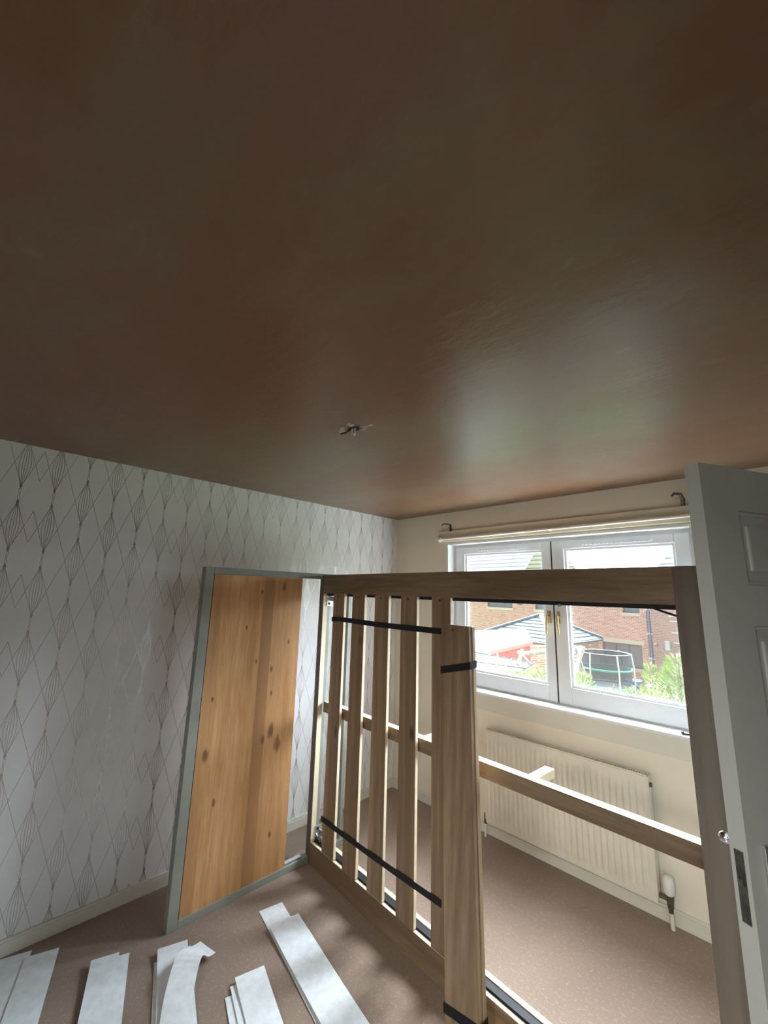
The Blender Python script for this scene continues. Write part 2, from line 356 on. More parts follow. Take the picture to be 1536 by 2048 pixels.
# window_1: white plastic twin casement
win = thing('window_1', ((WX0+WX1)/2, .10, WZ0), kind=ST, label='white plastic window with two casements')
Y0, Y1 = .085, .155
a0, a1, c0, c1 = WX0+.012, WX1-.012, WZ0, WZ1-.012; MID = 1.497
fr = MB().box(a0, a0+.035, Y0+.012, Y1, c0, c1).box(a1-.035, a1, Y0+.012, Y1, c0, c1)
fr.box(a0+.035, a1-.035, Y0+.012, Y1, c0, c0+.035).box(a0+.035, a1-.035, Y0+.012, Y1, c1-.035, c1).box(MID-.03, MID+.03, Y0+.03, Y1-.002, c0+.035, c1-.035)
fr.build('window_frame', M['upvc'], win)
MB().box(MID-.004, MID+.004, Y0+.006, Y0+.035, c0+.02, c1-.02).build('casement_seal', M['seal_and_shade'], win)
def casement(s0, s1, g0, g1, gz0, gz1, v0, v1):
    cs = MB(); z0, z1 = c0+.022, c1-.022
    cs.box(s0, g0, Y0, Y0+.055, z0, z1, .004).box(g1, s1, Y0, Y0+.055, z0, z1, .004).box(g0, g1, Y0, Y0+.055, z0, gz0, .004).box(g0, g1, Y0, Y0+.055, gz1, z1, .004)
    c = cs.build('casement', M['upvc'], win)
    bd = MB(); t = .016
    bd.box(g0, g0+t, Y0+.014, Y0+.034, gz0, gz1, .003).box(g1-t, g1, Y0+.014, Y0+.034, gz0, gz1, .003).box(g0+t, g1-t, Y0+.014, Y0+.034, gz0, gz0+t, .003).box(g0+t, g1-t, Y0+.014, Y0+.034, gz1-t, gz1, .003)
    bd.build('glazing_bead', M['upvc'], c)
    MB().box(g0+.004, g1-.004, Y0+.035, Y0+.041, gz0+.004, gz1-.004).build('pane', M['glass'], c)
    vn = MB().box(v0, v1, Y0-.010, Y0, 2.050, 2.072, .002)
    for i in range(16):
        x = v0+.01+(v1-v0-.02)*i/16; vn.box(x, x+(v1-v0)/22, Y0-.016, Y0-.008, 2.046, 2.052)
    vn.build('trickle_vent', M['upvc'], c)
    return c
cl = casement(a0+.022, MID-.005, .735, 1.432, 1.072, 2.030, .86, 1.31)
cr = casement(MID+.005, a1-.022, 1.590, 2.262, 1.078, 2.030, 1.70, 2.15)
for c, x, ang in ((cl, 1.462, -1), (cr, 1.534, 1)):
    h = MB().box(x-.013, x+.013, Y0-.010, Y0, 1.50, 1.585, .004).build('window_handle', M['brass'], c, label='aged brass window handle')
    MB().tube([(x, Y0-.008, 1.545), (x, Y0-.04, 1.545)], .011).tube([(x, Y0-.04, 1.555), (x+.004*ang, Y0-.045, 1.50), (x+.008*ang, Y0-.043, 1.425)], [.011, .009, .007]).build('lever', M['brass'], h, True)
# curtain batten, pole and brackets
MB().box(.53, 2.62, -.020, 0, 2.135, 2.232, .003).build('trim_5', M['cream'], kind=ST, label='cream painted batten above the window')
pole = thing('curtain_pole', (1.5, -.05, 2.16), 'thin cream curtain pole with a round end knob above the window', 'curtain pole')
MB().tube([(.585, -.045, 2.160), (2.62, -.045, 2.170)], .0125, 14).build('rod', M['gloss'], pole, True)
MB().ball((.560, -.045, 2.158), .024).tube([(.575, -.045, 2.159), (.592, -.045, 2.16)], .018, 14).build('end_knob', M['plastic'], pole, True)
for x in (.70, 1.55, 2.45): MB().box(x-.008, x+.008, -.047, -.018, 2.150, 2.172, .002).build('support', M['gloss'], pole)
def hook(x, flip, label):
    t = thing('curtain_hook', (x, -.02, 2.232), label, 'hook')
    MB().box(x-.006, x+.006, -.028, -.016, 2.225, 2.285, .001).tube([(x, -.022, 2.283), (x-.02*flip, -.05, 2.290), (x-.05*flip, -.06, 2.290), (x-.065*flip, -.06, 2.275)], .0045, 8).build('arm', M['iron'], t)
    MB().tube([(x-.05*flip, -.004, 2.296), (x-.05*flip, -.022, 2.296)], .006, 8).build('screw', M['iron'], t)
hook(.665, 1, 'small dark bent metal hook above the left end of the curtain pole')
t = thing('curtain_bracket', (2.335, -.02, 2.24), 'curved dark metal bracket above the right part of the window, near the door', 'bracket')
MB().tube([(2.345, -.022, 2.232), (2.348, -.03, 2.27), (2.342, -.05, 2.296), (2.315, -.06, 2.303), (2.300, -.06, 2.288)], [.011, .011, .009, .008, .006], 10).build('arm', M['dull_steel'], t, True)
MB().box(2.315, 2.343, -.052, -.044, 2.268, 2.276, .001).build('clip', M['chrome'], t)

t = thing('window_stay', (2.25, -.01, .958), 'small dark metal peg lying on the window sill beside the bed end board', 'peg')
MB().tube([(2.22, -.012, .963), (2.27, -.006, .964), (2.30, -.012, .970)], [.005, .005, .004], 8).build('pin', M['iron'], t, True)
MB().ball((2.222, -.012, .966), .008).build('peg_head', M['iron'], t, True)

# ---------------------------------------------------------------- radiator
rad = thing('radiator', (1.53, -.06, .1), 'cream panel radiator with upright ribs on the wall under the window', 'radiator')
rx0, rx1, rz0, rz1 = 1.005, 2.045, .105, .712
mb = MB(); NR = 30; rows = [(rz0, 0), (rz0+.035, 0), (rz0+.06, 1), (rz1-.085, 1), (rz1-.055, 0), (rz1-.006, 0), (rz1, -.4)]
xs = [rx0+(rx1-rx0)*i/(NR*6) for i in range(NR*6+1)]; grid = []
for z, a in rows:
    row = []
    for i, x in enumerate(xs):
        ph = (i/6.) % 1; w = .5-.5*math.cos(2*PI*ph); e = min(1, (x-rx0)/.03, (rx1-x)/.03); e = max(e, 0)
        row.append(mb.bm.verts.new((x, -.079-.011*w*max(a, 0)*e+(.006 if a < 0 else 0), z)))
    grid.append(row)
for r0, r1 in zip(grid, grid[1:]):
    for i in range(len(xs)-1): mb.bm.faces.new((r0[i], r0[i+1], r1[i+1], r1[i]))
mb.box(rx0, rx1, -.078, -.070, rz0, rz1-.003)
mb.build('front_panel', M['rad'], rad, True)
MB().box(rx0+.01, rx1-.01, -.040, -.028, rz0+.01, rz1-.01, .003).build('rear_panel', M['rad'], rad)
g = MB().box(rx0+.003, rx1-.003, -.074, -.068, rz1-.012, rz1+.004).box(rx0+.003, rx1-.003, -.034, -.028, rz1-.012, rz1+.004)
x = rx0+.006
while x < rx1-.01: g.box(x, x+.007, -.070, -.032, rz1-.006, rz1+.002); x += .014
g.build('top_grille', M['rad'], rad)
for xa, xb in ((rx0-.004, rx0+.004), (rx1-.004, rx1+.004)): MB().box(xa, xb, -.084, -.028, rz0+.02, rz1, .002).build('side_panel', M['rad'], rad)
MB().tube([(rx1+.002, -.055, rz1-.045), (rx1+.014, -.055, rz1-.045)], .012, 10).build('bleed_valve', M['dull_steel'], rad)
for xb in (1.22, 1.83): MB().box(xb, xb+.03, -.030, -.001, rz0+.08, rz1-.05).build('wall_bracket', M['rad'], rad)
vx = 2.096
tv = MB().tube([(vx-.052, -.055, .135), (vx-.01, -.055, .135)], .012, 10).tube([(vx, -.055, .095), (vx, -.055, .165)], [.014, .020], 12).tube([(vx, -.055, .105), (vx, -.055, .075)], .013, 6).build('thermostatic_valve', M['dull_steel'], rad)
hd = MB().tube([(vx, -.057, .160), (vx, -.058, .168), (vx, -.059, .215), (vx, -.060, .240), (vx, -.06, .246)], [.020, .025, .026, .022, .012], 18).build('valve_head', M['plastic'], tv, True)
MB().tube([(vx, -.055, .08), (vx+.002, -.055, 0)], .0105, 10).build('pipe', M['gloss'], tv, True)
vl = .985
tv = MB().tube([(vl+.03, -.055, .135), (vl, -.055, .135)], .009, 10).tube([(vl, -.055, .085), (vl, -.055, .150)], [.012, .010], 10).build('lockshield_valve', M['dull_steel'], rad)
MB().tube([(vl, -.055, .09), (vl-.004, -.055, 0)], .008, 10).build('pipe', M['gloss'], tv, True)

# ---------------------------------------------------------------- bed stood on its side
BA = math.radians(-2.8); BD = Vector((math.cos(BA), math.sin(BA), 0)); BN = Vector((-math.sin(BA), math.cos(BA), 0)); B0 = Vector((.35, -1.155, 0))
TB = lambda s, y, z: B0+BD*s+BN*y+Vector((0, 0, z))
bed = thing('bed_frame', (1.4, -1.2, 0), 'dismantled double bed frame stood on its long side with slats and headboard', 'bed frame')
L = 2.210; W = 1.795
MB(TB).box(.0505, .0518, .001, .035, .12, 1.665).build('lit_sawn_edge', M['pale_wood'], bed, label='pale raw inner edge of the head end rail, brightened with painted window light')  # thin strip, window light painted along the inner edge
MB(TB).box(.054, 2.134, .003, .023, .1183, .1198).build('lit_sawn_edge', M['pale_wood'], bed, label='pale raw inner edge of the lower side rail, brightened with painted window light')
MB(TB).box(.05, 2.140, 0, .024, W-.128, W, .002).box(.05, 2.140, .024, .14, W-.024, W, .002).build('side_rail', M['oak_x'], bed, label='dark oak side rail, now the top edge')
MB(TB).box(.05, 2.140, 0, .024, 0, .118, .002).box(.05, 2.140, .024, .14, 0, .024, .002).build('side_rail', M['oak_x'], bed, label='oak side rail lying on the carpet')
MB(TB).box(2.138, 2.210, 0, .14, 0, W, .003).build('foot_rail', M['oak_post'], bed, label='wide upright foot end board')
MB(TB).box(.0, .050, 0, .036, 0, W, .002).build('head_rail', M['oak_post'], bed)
# steel ledges the slats sit on
MB(TB).box(.054, 2.134, .026, .030, W-.144, W-.026).box(.054, 2.134, .026, .062, W-.030, W-.026).build('slat_ledge', M['steel_dark'], bed)
lo = MB(TB).box(.054, 2.134, .026, .032, .026, .128).box(.054, 2.134, .032, .066, .120, .124).build('slat_ledge', M['steel_dark'], bed)
MB(TB).box(.054, 2.134, .066, .090, .024, .128, .001).build('ledge_batten', M['pale_wood'], bed, label='pale batten behind the lower slat ledge')
MB(TB).tube([(1.74, .012, W-.145), (1.74, .022, W-.145)], .006, 8).build('screw_head', M['zinc'], bed)
# centre rail with its two short legs
MB(TB).box(.052, 2.138, .045, .095, .882, .945, .002).build('centre_rail', M['oak_x'], bed)
MB(TB).box(.052, 2.138, .048, .092, .9455, .9475).build('centre_rail_lit_edge', M['pale_wood'], bed, label='pale raw upper edge of the centre rail, brightened with painted window light')  # thin strip, light from the window painted on the rail top
for s in (.945, 1.545): MB(TB).box(s-.022, s+.022, .095, .245, .908, .944, .002).build('centre_leg', M['pale_wood'], bed)
# corner brackets
for z, sg in ((W-.17, -1), (.16, 1)):
    bk = MB(TB).box(.053, .058, .03, .075, z-.045, z+.045).box(.058, .098, .058, .062, z-.01, z+.02).poly([(.058, .035, z+sg*.0), (.10, .035, z-sg*.035), (.10, .05, z-sg*.035), (.058, .05, z)], .003, (0, 0, 1)).build('corner_bracket', M['zinc'], bed)
    for dz in (-.028, .028): MB(TB).tube([(.057, .045, z+dz), (.064, .045, z+dz)], .009, 6).build('bolt', M['iron'], bk)
MB(TB).box(.053, .12, .04, .055, .128, .155, .002).build('corner_plate', M['zinc'], bed)
MB(TB).tube([(2.05, .03, W-.135), (2.09, .03, W-.150), (2.135, .03, W-.165)], .004, 6).build('cable_loop', M['strap'], bed)
# five slats in place
for i, s in enumerate((.172, .384, .606, .832, 1.064)):
    w = .122
    sl = MB(TB).box(s, s+w, .002, .022, .122-.006*(i % 2), W-.126, .002).build('slat', M['oak_z'], bed)
    MB(TB).box(s+w+.0003, s+w+.0015, .004, .021, .125, W-.130).build('lit_sawn_edge', M['pale_wood'], sl)  # window-facing side only, its light put into the strip colour
    MB(TB).tube([(s+w*.45, .003, W-.145), (s+w*.45, .0005, W-.145)], .006, 8).build('screw_head', M['iron'], sl)
def ribbon(pts, w, th, T=TB):
    mb = MB(T)
    for p, q in zip(pts, pts[1:]):
        mb.bm.faces.ensure_lookup_table()
        v = [mb.bm.verts.new(T(*k)) for k in ((p[0], p[1], p[2]), (q[0], q[1], q[2]), (q[0], q[1], q[2]-w), (p[0], p[1], p[2]-w), (p[0], p[1]+th, p[2]), (q[0], q[1]+th, q[2]), (q[0], q[1]+th, q[2]-w), (p[0], p[1]+th, p[2]-w))]
        for f in ((0, 1, 2, 3), (4, 7, 6, 5), (0, 4, 5, 1), (3, 2, 6, 7), (0, 3, 7, 4), (1, 5, 6, 2)): mb.bm.faces.new([v[i] for i in f])
    return mb
ribbon([(.168, -.003, 1.512), (.26, -.004, 1.518), (.40, -.004, 1.516), (.62, -.004, 1.512), (.85, -.004, 1.512), (1.13, -.004, 1.514)], .030, .0025).build('webbing_strap', M['strap'], bed, label='upper black webbing strap')
ribbon([(.160, -.003, .312), (.25, -.004, .313), (.40, -.004, .315), (.62, -.004, .318), (.86, -.004, .325), (1.13, -.004, .335)], .030, .0025).build('webbing_strap', M['strap'], bed, label='lower black webbing strap')
# headboard: grey frame, oak panel
hb = thing('headboard', (0, 0, 0)); hb.parent = bed; hb.location = Vector((.375, -1.5, 0))-bed.location
hx0, hx1 = .335, .383
g = MB().box(hx0, hx1, -1.988, -1.935, 0, W+.008, .003)
g.build('frame_rail', M['grey_paint'], hb, label='grey painted top rail, now upright')
MB().box(hx0, hx1, -1.935, -.835, W-.030, W+.008, .002).build('frame_stile', M['grey_paint'], hb)
MB().box(hx0, hx1, -1.935, -.835, 0, .036, .002).build('frame_stile', M['grey_paint'], hb)
MB().box(hx0+.002, hx0+.03, -1.100, -1.068, .036, W-.03, .002).build('cross_rail', M['grey_paint'], hb)
MB().box(hx0+.002, hx0+.03, -.895, -.868, .036, W-.03, .002).build('cross_rail', M['grey_paint'], hb)
MB().box(hx0+.004, hx1-.008, -1.929, -1.322, .036, W-.032).build('panel', M['panel'], hb, label='honey oak panel of the headboard')
MB().box(hx0+.006, hx1-.012, -1.936, -1.928, .034, W-.030).build('painted_shadow_gap', M['seal_and_shade'], hb)  # black strip painted as the shade between frame and panel
MB().box(hx0+.01, hx1-.01, -1.325, -1.20, .036, .048).build('fixing_strip', M['zinc'], hb)

# folded slats strapped to the frame
TS = lambda x, y, z: TB(1.275-.100*z/1.54+x, -.150+.098*z/1.54+y, z)     # leans against the frame
bun = thing('slat_bundle', tuple(TS(.08, .02, 0)), 'upright stack of spare bed slats bound with two black straps, leaning on the bed frame', 'bed slats')
for i, (dz, dx) in enumerate(((-.004, .003), (.0, .0))):
    y1 = .023-.023*i
    sl = MB(TS).box(dx, dx+.163, y1, y1+.0215, .002, 1.540+dz, .002).build('slat', M['oak_z'], bun)
    if i: MB(TS).tube([(.07, y1+.001, 1.515), (.07, y1-.0005, 1.515)], .006, 8).build('nail_hole', M['iron'], sl)
for z, nm, sl_ in ((1.345, 'upper', .042), (.115, 'lower', .030)):
    ribbon([(-.004, .046, z-.004), (-.005, -.003, z), (.168, -.003, z+sl_), (.168, .046, z+sl_+.004)], .032, .0022, TS).build('strap', M['strap'], bun, label=nm+' black webbing strap')
for z in (1.352, .20): MB(TS).box(-.024, -.004, .03, .034, z-.03, z+.012).build('strap_end', M['strap'], bun)

# ---------------------------------------------------------------- door
DA = Vector((2.610, -1.641, 0)); DE = Vector((.4478, .8941, 0)); DT = Vector((.8941, -.4478, 0))   # along the leaf, through its thickness
TD = lambda s, t, z: DA+DE*s+DT*t+Vector((0, 0, z))
door = thing('door_1', tuple(DA+DE*.38), kind=ST, label='white panelled door standing open beside the bed frame')
DW, DH, TH = .762, 2.03, .036
pan = [(.125, .345, .24, .88), (.417, .637, .24, .88), (.125, .345, 1.03, 1.625), (.417, .637, 1.03, 1.625), (.125, .345, 1.725, 1.915), (.417, .637, 1.725, 1.915)]
mb = MB(TD)
holes_wall(mb, 0, DW, .01, DH, 0, TH, pan)
mb.build('door_leaf', M['door'], door)
for p in pan:
    q = MB(TD).box(p[0]-.001, p[1]+.001, .012, TH-.012, p[2]-.001, p[3]+.001)
    for (i, t0, t1) in ((.0, .006, TH-.006),):
        q.box(p[0], p[0]+.010, t0, t1, p[2], p[3], .002).box(p[1]-.010, p[1], t0, t1, p[2], p[3], .002).box(p[0]+.01, p[1]-.01, t0, t1, p[2], p[2]+.010, .002).box(p[0]+.01, p[1]-.01, t0, t1, p[3]-.010, p[3], .002)
    q.box(p[0]+.035, p[1]-.035, .006, TH-.006, p[2]+.035, p[3]-.035, .005)
    q.build('raised_panel', M['door'], door)
fp = MB(TD).box(-.0015, .001, .009, .027, 1.015, 1.152, .0005).build('latch_plate', M['dull_steel'], door, label='tarnished steel latch plate')
MB(TD).box(-.006, 0, .013, .023, 1.085, 1.10, .001).build('latch_bolt', M['dull_steel'], fp)
for sd in (0, 1):
    t0 = TH if sd else 0; sg = 1 if sd else -1
    bp = MB(TD).box(.045, .088, min(t0, t0+sg*.008), max(t0, t0+sg*.008), .955, 1.165, .003).build('handle_plate', M['chrome'], door)
    MB(TD).tube([(.066, t0+sg*.006, 1.135), (.066, t0+sg*.036, 1.135), (.058, t0+sg*.043, 1.137)] if not sd else [(.066, t0+sg*.006, 1.10), (.066, t0+sg*.045, 1.10), (.10, t0+sg*.05, 1.10), (.17, t0+sg*.048, 1.095)], [.010, .009, .011] if not sd else [.010, .009, .011, .012], 12).ball((.054, t0+sg*.046, 1.138) if not sd else (.17, t0+sg*.048, 1.095), .0125 if not sd else .012).build('handle', M['chrome'], bp, True)
for z in (.25, 1.05, 1.8): MB(TD).tube([(DW+.004, -.004, z-.04), (DW+.004, -.004, z+.04)], .006, 8).build('hinge', M['dull_steel'], door)

# ---------------------------------------------------------------- ceiling rose hole with stub of cable
lc = thing('light_cable', (1.46, -1.82, 2.4), 'broken hole in the ceiling plaster with short cable stubs', 'cable')
mb = MB(); r0 = []
for i in range(18):
    a = 2*PI*i/18; r = .016+.014*random.random(); r0.append((1.455+r*1.7*math.cos(a), -1.815+r*math.sin(a), 2.3985))
mb.poly(r0, .0012, (0, 0, 1)).build('hole', M['void'], lc)  # flat dark disc, painted as the shade inside the hole
MB().tube([(1.43, -1.825, 2.399), (1.425, -1.835, 2.385), (1.405, -1.85, 2.381)], .0035, 8).build('cable_stub', M['iron'], lc, True)
MB().tube([(1.452, -1.822, 2.400), (1.450, -1.828, 2.378), (1.462, -1.83, 2.372)], .005, 8).tube([(1.47, -1.822, 2.4), (1.478, -1.83, 2.368)], .004, 8).build('cable_stub', M['plastic'], lc, True)
MB().tube([(1.476, -1.829, 2.374), (1.480, -1.832, 2.362)], .0055, 8).build('connector', M['plastic'], lc, True)
for i in range(9):
    a = random.random()*2*PI; r = .035+.03*random.random(); MB().ball((1.455+r*1.5*math.cos(a), -1.815+r*math.sin(a), 2.3995), .006+.006*random.random(), (1.8, 1, .25)).build('plaster_crumb', M['plug'], lc, True)

# ---------------------------------------------------------------- vertical-blind vanes lying on the carpet
def vane(x, y, dx, dy, ln, z0, label, w=.127, lift=.0, bend=None, group=None):
    d = Vector((dx, dy, 0)).normalized(); n = Vector((-d.y, d.x, 0)); mb = MB(); NS = 22; th = .0016
    rows = []; pos = Vector((x, y, z0)); ang = 0
    for i in range(NS+1):
        t = i/NS; zz = z0+lift*max(0, 1-t*5)**2+.0012*math.sin(t*9+x*20)+.0012
        if bend: c = bend(t); ctr = Vector((c[0], c[1], z0+c[2])); dd = Vector((c[3], c[4], 0)).normalized(); nn = Vector((-dd.y, dd.x, 0)); zz = ctr.z
        else: ctr = pos+d*ln*t; nn = n
        a = ctr+nn*w/2; b_ = ctr-nn*w/2
        rows.append([mb.bm.verts.new((p.x, p.y, zz+o)) for p, o in ((a, 0), (b_, 0), (b_, th), (a, th))])
    for r, q in zip(rows, rows[1:]):
        for k in range(4): mb.bm.faces.new((r[k], r[(k+1) % 4], q[(k+1) % 4], q[k]))
    mb.bm.faces.new(rows[0]); mb.bm.faces.new(rows[-1][::-1])
    return mb.build('blind_vane', M['vane'], None, False, label, 'blind vane', group or 'blind vanes on the carpet')
S = .0046
# leftmost pair
vane(.045, -2.530, .96, -.28, 1.15, .001, 'white blind vane at the far left edge, partly under its neighbour')
vane(.117, -2.437, .96, -.285, 1.15, .001+S, 'white blind vane second from the left, nearest the skirting board')
# second pile
vane(.455, -2.272, .955, -.29, 1.0, .001, 'bottom vane of the second pile, only its left edge showing', w=.10)
vane(.366, -2.206, .955, -.30, 1.1, .001+S, 'middle vane of the second pile, its right edge showing')
vane(.352, -2.236, .955, -.305, 1.1, .001+2*S, 'top vane of the second pile, left of the pile with the curled vane', w=.108, lift=.008)
# third pile, with the curled vane across it
vane(.530, -2.015, .95, -.30, 1.05, .001, 'bottom vane of the pile under the curled vane')
vane(.515, -1.985, .955, -.28, 1.05, .001+S, 'middle vane of the pile under the curled vane')
vane(.487, -1.990, .955, -.29, 1.05, .001+2*S, 'top straight vane of the pile under the curled vane', lift=.008)
def crossed(t):
    # starts at the right of the pile, runs over it and turns back along it
    P0, P1, P2, P3 = (.612, -1.875), (.640, -1.985), (.645, -2.065), (1.50, -2.315)
    u = 1-t; x = u**3*P0[0]+3*u*u*t*P1[0]+3*u*t*t*P2[0]+t**3*P3[0]; y = u**3*P0[1]+3*u*u*t*P1[1]+3*u*t*t*P2[1]+t**3*P3[1]
    dx = 3*u*u*(P1[0]-P0[0])+6*u*t*(P2[0]-P1[0])+3*t*t*(P3[0]-P2[0]); dy = 3*u*u*(P1[1]-P0[1])+6*u*t*(P2[1]-P1[1])+3*t*t*(P3[1]-P2[1])
    return x, y, .004+.045*math.exp(-((t-.33)/.16)**2), dx, dy
vane(0, 0, 1, 0, 1, .001+3*S, 'curled white blind vane lying crosswise over the third pile', w=.112, bend=crossed)
# fourth pile
vane(.905, -1.850, .95, -.27, 1., .001, 'bottom vane of the short pile in front of the bed slats, set back furthest')
vane(.875, -1.815, .955, -.25, 1., .001+S, 'middle vane of the short pile in front of the bed slats')
vane(.860, -1.788, .965, -.235, 1., .001+2*S, 'top vane of the short pile in front of the bed slats', lift=.006)
# fifth pile, the long one by the headboard
vane(.560, -1.515, .99, -.17, 1.2, .001, 'lowest blind vane of the long pile nearest the headboard, sticking out at the end')
vane(.700, -1.500, .985, -.155, 1.2, .001+S, 'middle blind vane of the long pile nearest the headboard')
vane(.705, -1.538, .985, -.150, 1.2, .001+2*S, 'top blind vane of the long pile nearest the headboard', lift=.006)

# ================================================================ OUTSIDE
GZ = -2.6
MB().box(-40, 25, .6, 70, GZ-.2, GZ).build('lawn', M['grass'], kind=ST, label='grass of the gardens below the window', origin=(0, 10, GZ))
# neighbouring brick house
th = math.radians(8); FD = Vector((math.cos(th), -math.sin(th), 0)); FN = Vector((math.sin(th), math.cos(th), 0)); F0 = Vector((-5.4375, 22.2289, 0))
TF = lambda s, y, z: F0+FD*s+FN*y+Vector((0, 0, z))
house = thing('brick_house', tuple(TF(-3, 3, GZ)), 'long red brick house with pale tiled roof across the gardens', 'house')
wins = [(-7.95, -5.85, .90, 2.15), (-4.12, -3.05, .90, 2.15), (1.16, 1.98, .98, 2.1), (-.05, 1.95, -1.80, -.62)]
holes_wall(MB(TF), -13.5, 2.85, GZ, 2.62, 0, .3, wins).build('wall', M['brick'], house, origin=tuple(F0))
def hwin(x0, x1, z0, z1, n, lintel=False):
    f = MB(TF).box(x0, x1, .08, .14, z0, z0+.07).box(x0, x1, .08, .14, z1-.07, z1)
    for i in range(n+1): x = x0+(x1-x0-.07)*i/n; f.box(x, x+.07, .08, .14, z0, z1)
    f = f.build('window', M['frame_dark'], house)
    MB(TF).box(x0+.02, x1-.02, .11, .12, z0+.02, z1-.02).build('pane', M['pane_far'], f)
    MB(TF).box(x0-.1, x1+.1, -.06, .1, z0-.16, z0).build('sill', M['stone'], house)
    if lintel: MB(TF).box(x0-.12, x1+.12, -.02, .1, z1, z1+.22).build('lintel', M['stone'], house)
for w, n, l in zip(wins, (3, 2, 1, 3), (0, 0, 0, 1)): hwin(*w, n, l)
rf = MB(TF)
rf.poly([(-14, -.5, 2.55), (-5.1, -.5, 2.55), (-5.7, 4.2, 6.6), (-14, 4.2, 6.6)], .12, (0, 0, -1)).poly([(-14, 4.2, 6.6), (-5.7, 4.2, 6.6), (-5.1, 9, 2.55), (-14, 9, 2.55)], .12, (0, 0, -1))
rf.build('roof', M['slate_far'], house)
MB(TF).box(-5.05, 2.8, -.3, 4, 2.5, 2.62).build('flat_roof', M['felt'], house)
MB(TF).tube([(2.45, -.07, 2.6), (2.45, -.07, GZ)], .06, 10).tube([(2.33, -.07, 2.6), (2.33, -.07, GZ)], .022, 8).build('downpipe', M['pipe_blue'], house)
for z in (1.2, .0, -1.2, -2.2): MB(TF).box(2.27, 2.55, -.12, 0, z-.04, z+.04).build('pipe_clip', M['pole_white'], house)
MB(TF).ball((-5.0, -.35, 1.42), .30, (1, .35, 1)).tube([(-5.0, -.05, 1.5), (-5.0, -.35, 1.42)], .03).build('satellite_dish', M['ridge'], house, True)
MB(TF).tube([(-4.75, -.02, 1.35), (-4.4, -.03, 1.28), (-4.1, -.03, 1.33), (-3.95, -.02, 1.5)], .015, 6).build('cable', M['frame_dark'], house)
# second house, projecting on the right
h2 = thing('gabled_house', tuple(TF(5.5, -1, GZ)), 'darker brick house with steep tiled roof at the right of the window view', 'house')
MB(TF).box(2.86, 8.5, -1.0, 4, GZ, 2.7).build('wall', M['brick_dark'], h2, origin=tuple(F0))
MB(TF).poly([(2.90, -1.3, 2.60), (8.5, -1.3, 2.60), (8.5, 1.5, 5.6), (4.35, 1.5, 5.6)], .12, (0, 0, -1)).build('roof', M['slate_far'], h2)
MB(TF).ball((3.05, -1.12, -.40), .09).tube([(3.05, -1.0, -.40), (3.05, -1.12, -.40)], .03).build('wall_lamp', M['clay'], h2)
MB(TF).box(3.42, 3.60, -1.12, -1.0, -.62, -.20).build('vent_box', M['pole_white'], h2)
for i, z in enumerate((.95, .72, .2, -.25, -.75, -1.3)): MB(TF).box(3.66+.03*i, 4.3, -1.06, -1.0, z-.025, z+.025).build('cable_duct', M['pole_white'], h2)
# garage with hipped slate roof
L_, F_, R_ = Vector((-9.05, 15.49, -.2)), Vector((-4.73, 14.51, -.2)), Vector((-4.40, 19.01, -.2)); B_ = L_+R_-F_
AP = Vector(((L_.x+R_.x)/2, (L_.y+R_.y)/2, .82))
AP = pt(1081, 1231, (AP-CP).dot(CF)); AP.z = .80
gar = thing('garage', (AP.x, AP.y, GZ), 'small brick garage with hipped grey tiled roof in the middle of the window view', 'garage')
mb = MB()
vs = [mb.bm.verts.new(p) for p in (L_, F_, R_, B_)]; va = mb.bm.verts.new(AP); lw = [mb.bm.verts.new(p-Vector((0, 0, .1))) for p in (L_, F_, R_, B_)]
for i in range(4): mb.bm.faces.new((vs[i], vs[(i+1) % 4], va)); mb.bm.faces.new((vs[i], lw[i], lw[(i+1) % 4], vs[(i+1) % 4]))
mb.bm.faces.new(lw)
mb.build('roof', M['slate'], gar)
def inset(p): return p+(Vector((AP.x, AP.y, p.z))-p)*.07
mb = MB(); ps = [inset(p) for p in (L_, F_, R_, B_)]
bot = [mb.bm.verts.new((p.x, p.y, GZ)) for p in ps]; top = [mb.bm.verts.new((p.x, p.y, -.28)) for p in ps]
for i in range(4): mb.bm.faces.new((bot[i], bot[(i+1) % 4], top[(i+1) % 4], top[i]))
mb.build('wall', M['brick'], gar)
for p in (L_, F_, R_, B_): MB().tube([tuple(p+Vector((0, 0, .02))), tuple(AP+Vector((0, 0, .02)))], .085, 8).build('hip_tiles', M['ridge'], gar)
MB().tube([tuple(F_+Vector((0, 0, -.06))), tuple(R_+Vector((0, 0, -.06)))], .05, 8).tube([tuple(F_+Vector((0, 0, -.06))), tuple(L_+Vector((0, 0, -.06)))], .05, 8).build('gutter', M['frame_dark'], gar)
# red shed with pale felt roof
A = ptz(944, 1307, -.36); Bp = ptz(1064, 1281, -.08); C2 = ptz(938, 1262, .22)
shed = thing('garden_shed', (A.x, A.y, GZ), 'red timber garden shed with pale sloping felt roof, left in the window view', 'shed')
C3 = Bp+(C2-A)*.62
mb = MB(); mb.poly([tuple(A), tuple(Bp), tuple(C3), tuple(C2)], .08, (0, 0, -1)).build('roof', M['felt'], shed)
dn = Vector((0, 0, -.09))
MB().poly([tuple(A+dn*.5), tuple(Bp+dn*.5), tuple(Bp+dn*1.9), tuple(A+dn*1.9)], .04, tuple((Bp-A).cross(Vector((0, 0, 1))).normalized())).build('fascia', M['red_pale'], shed)
ins = (C2-A).normalized()*.03
MB().poly([tuple(A+ins+dn), tuple(Bp+ins+dn), (Bp.x+ins.x, Bp.y+ins.y, GZ), (A.x+ins.x, A.y+ins.y, GZ)], .05, tuple(-(C2-A).normalized())).build('wall', M['red_timber'], shed)
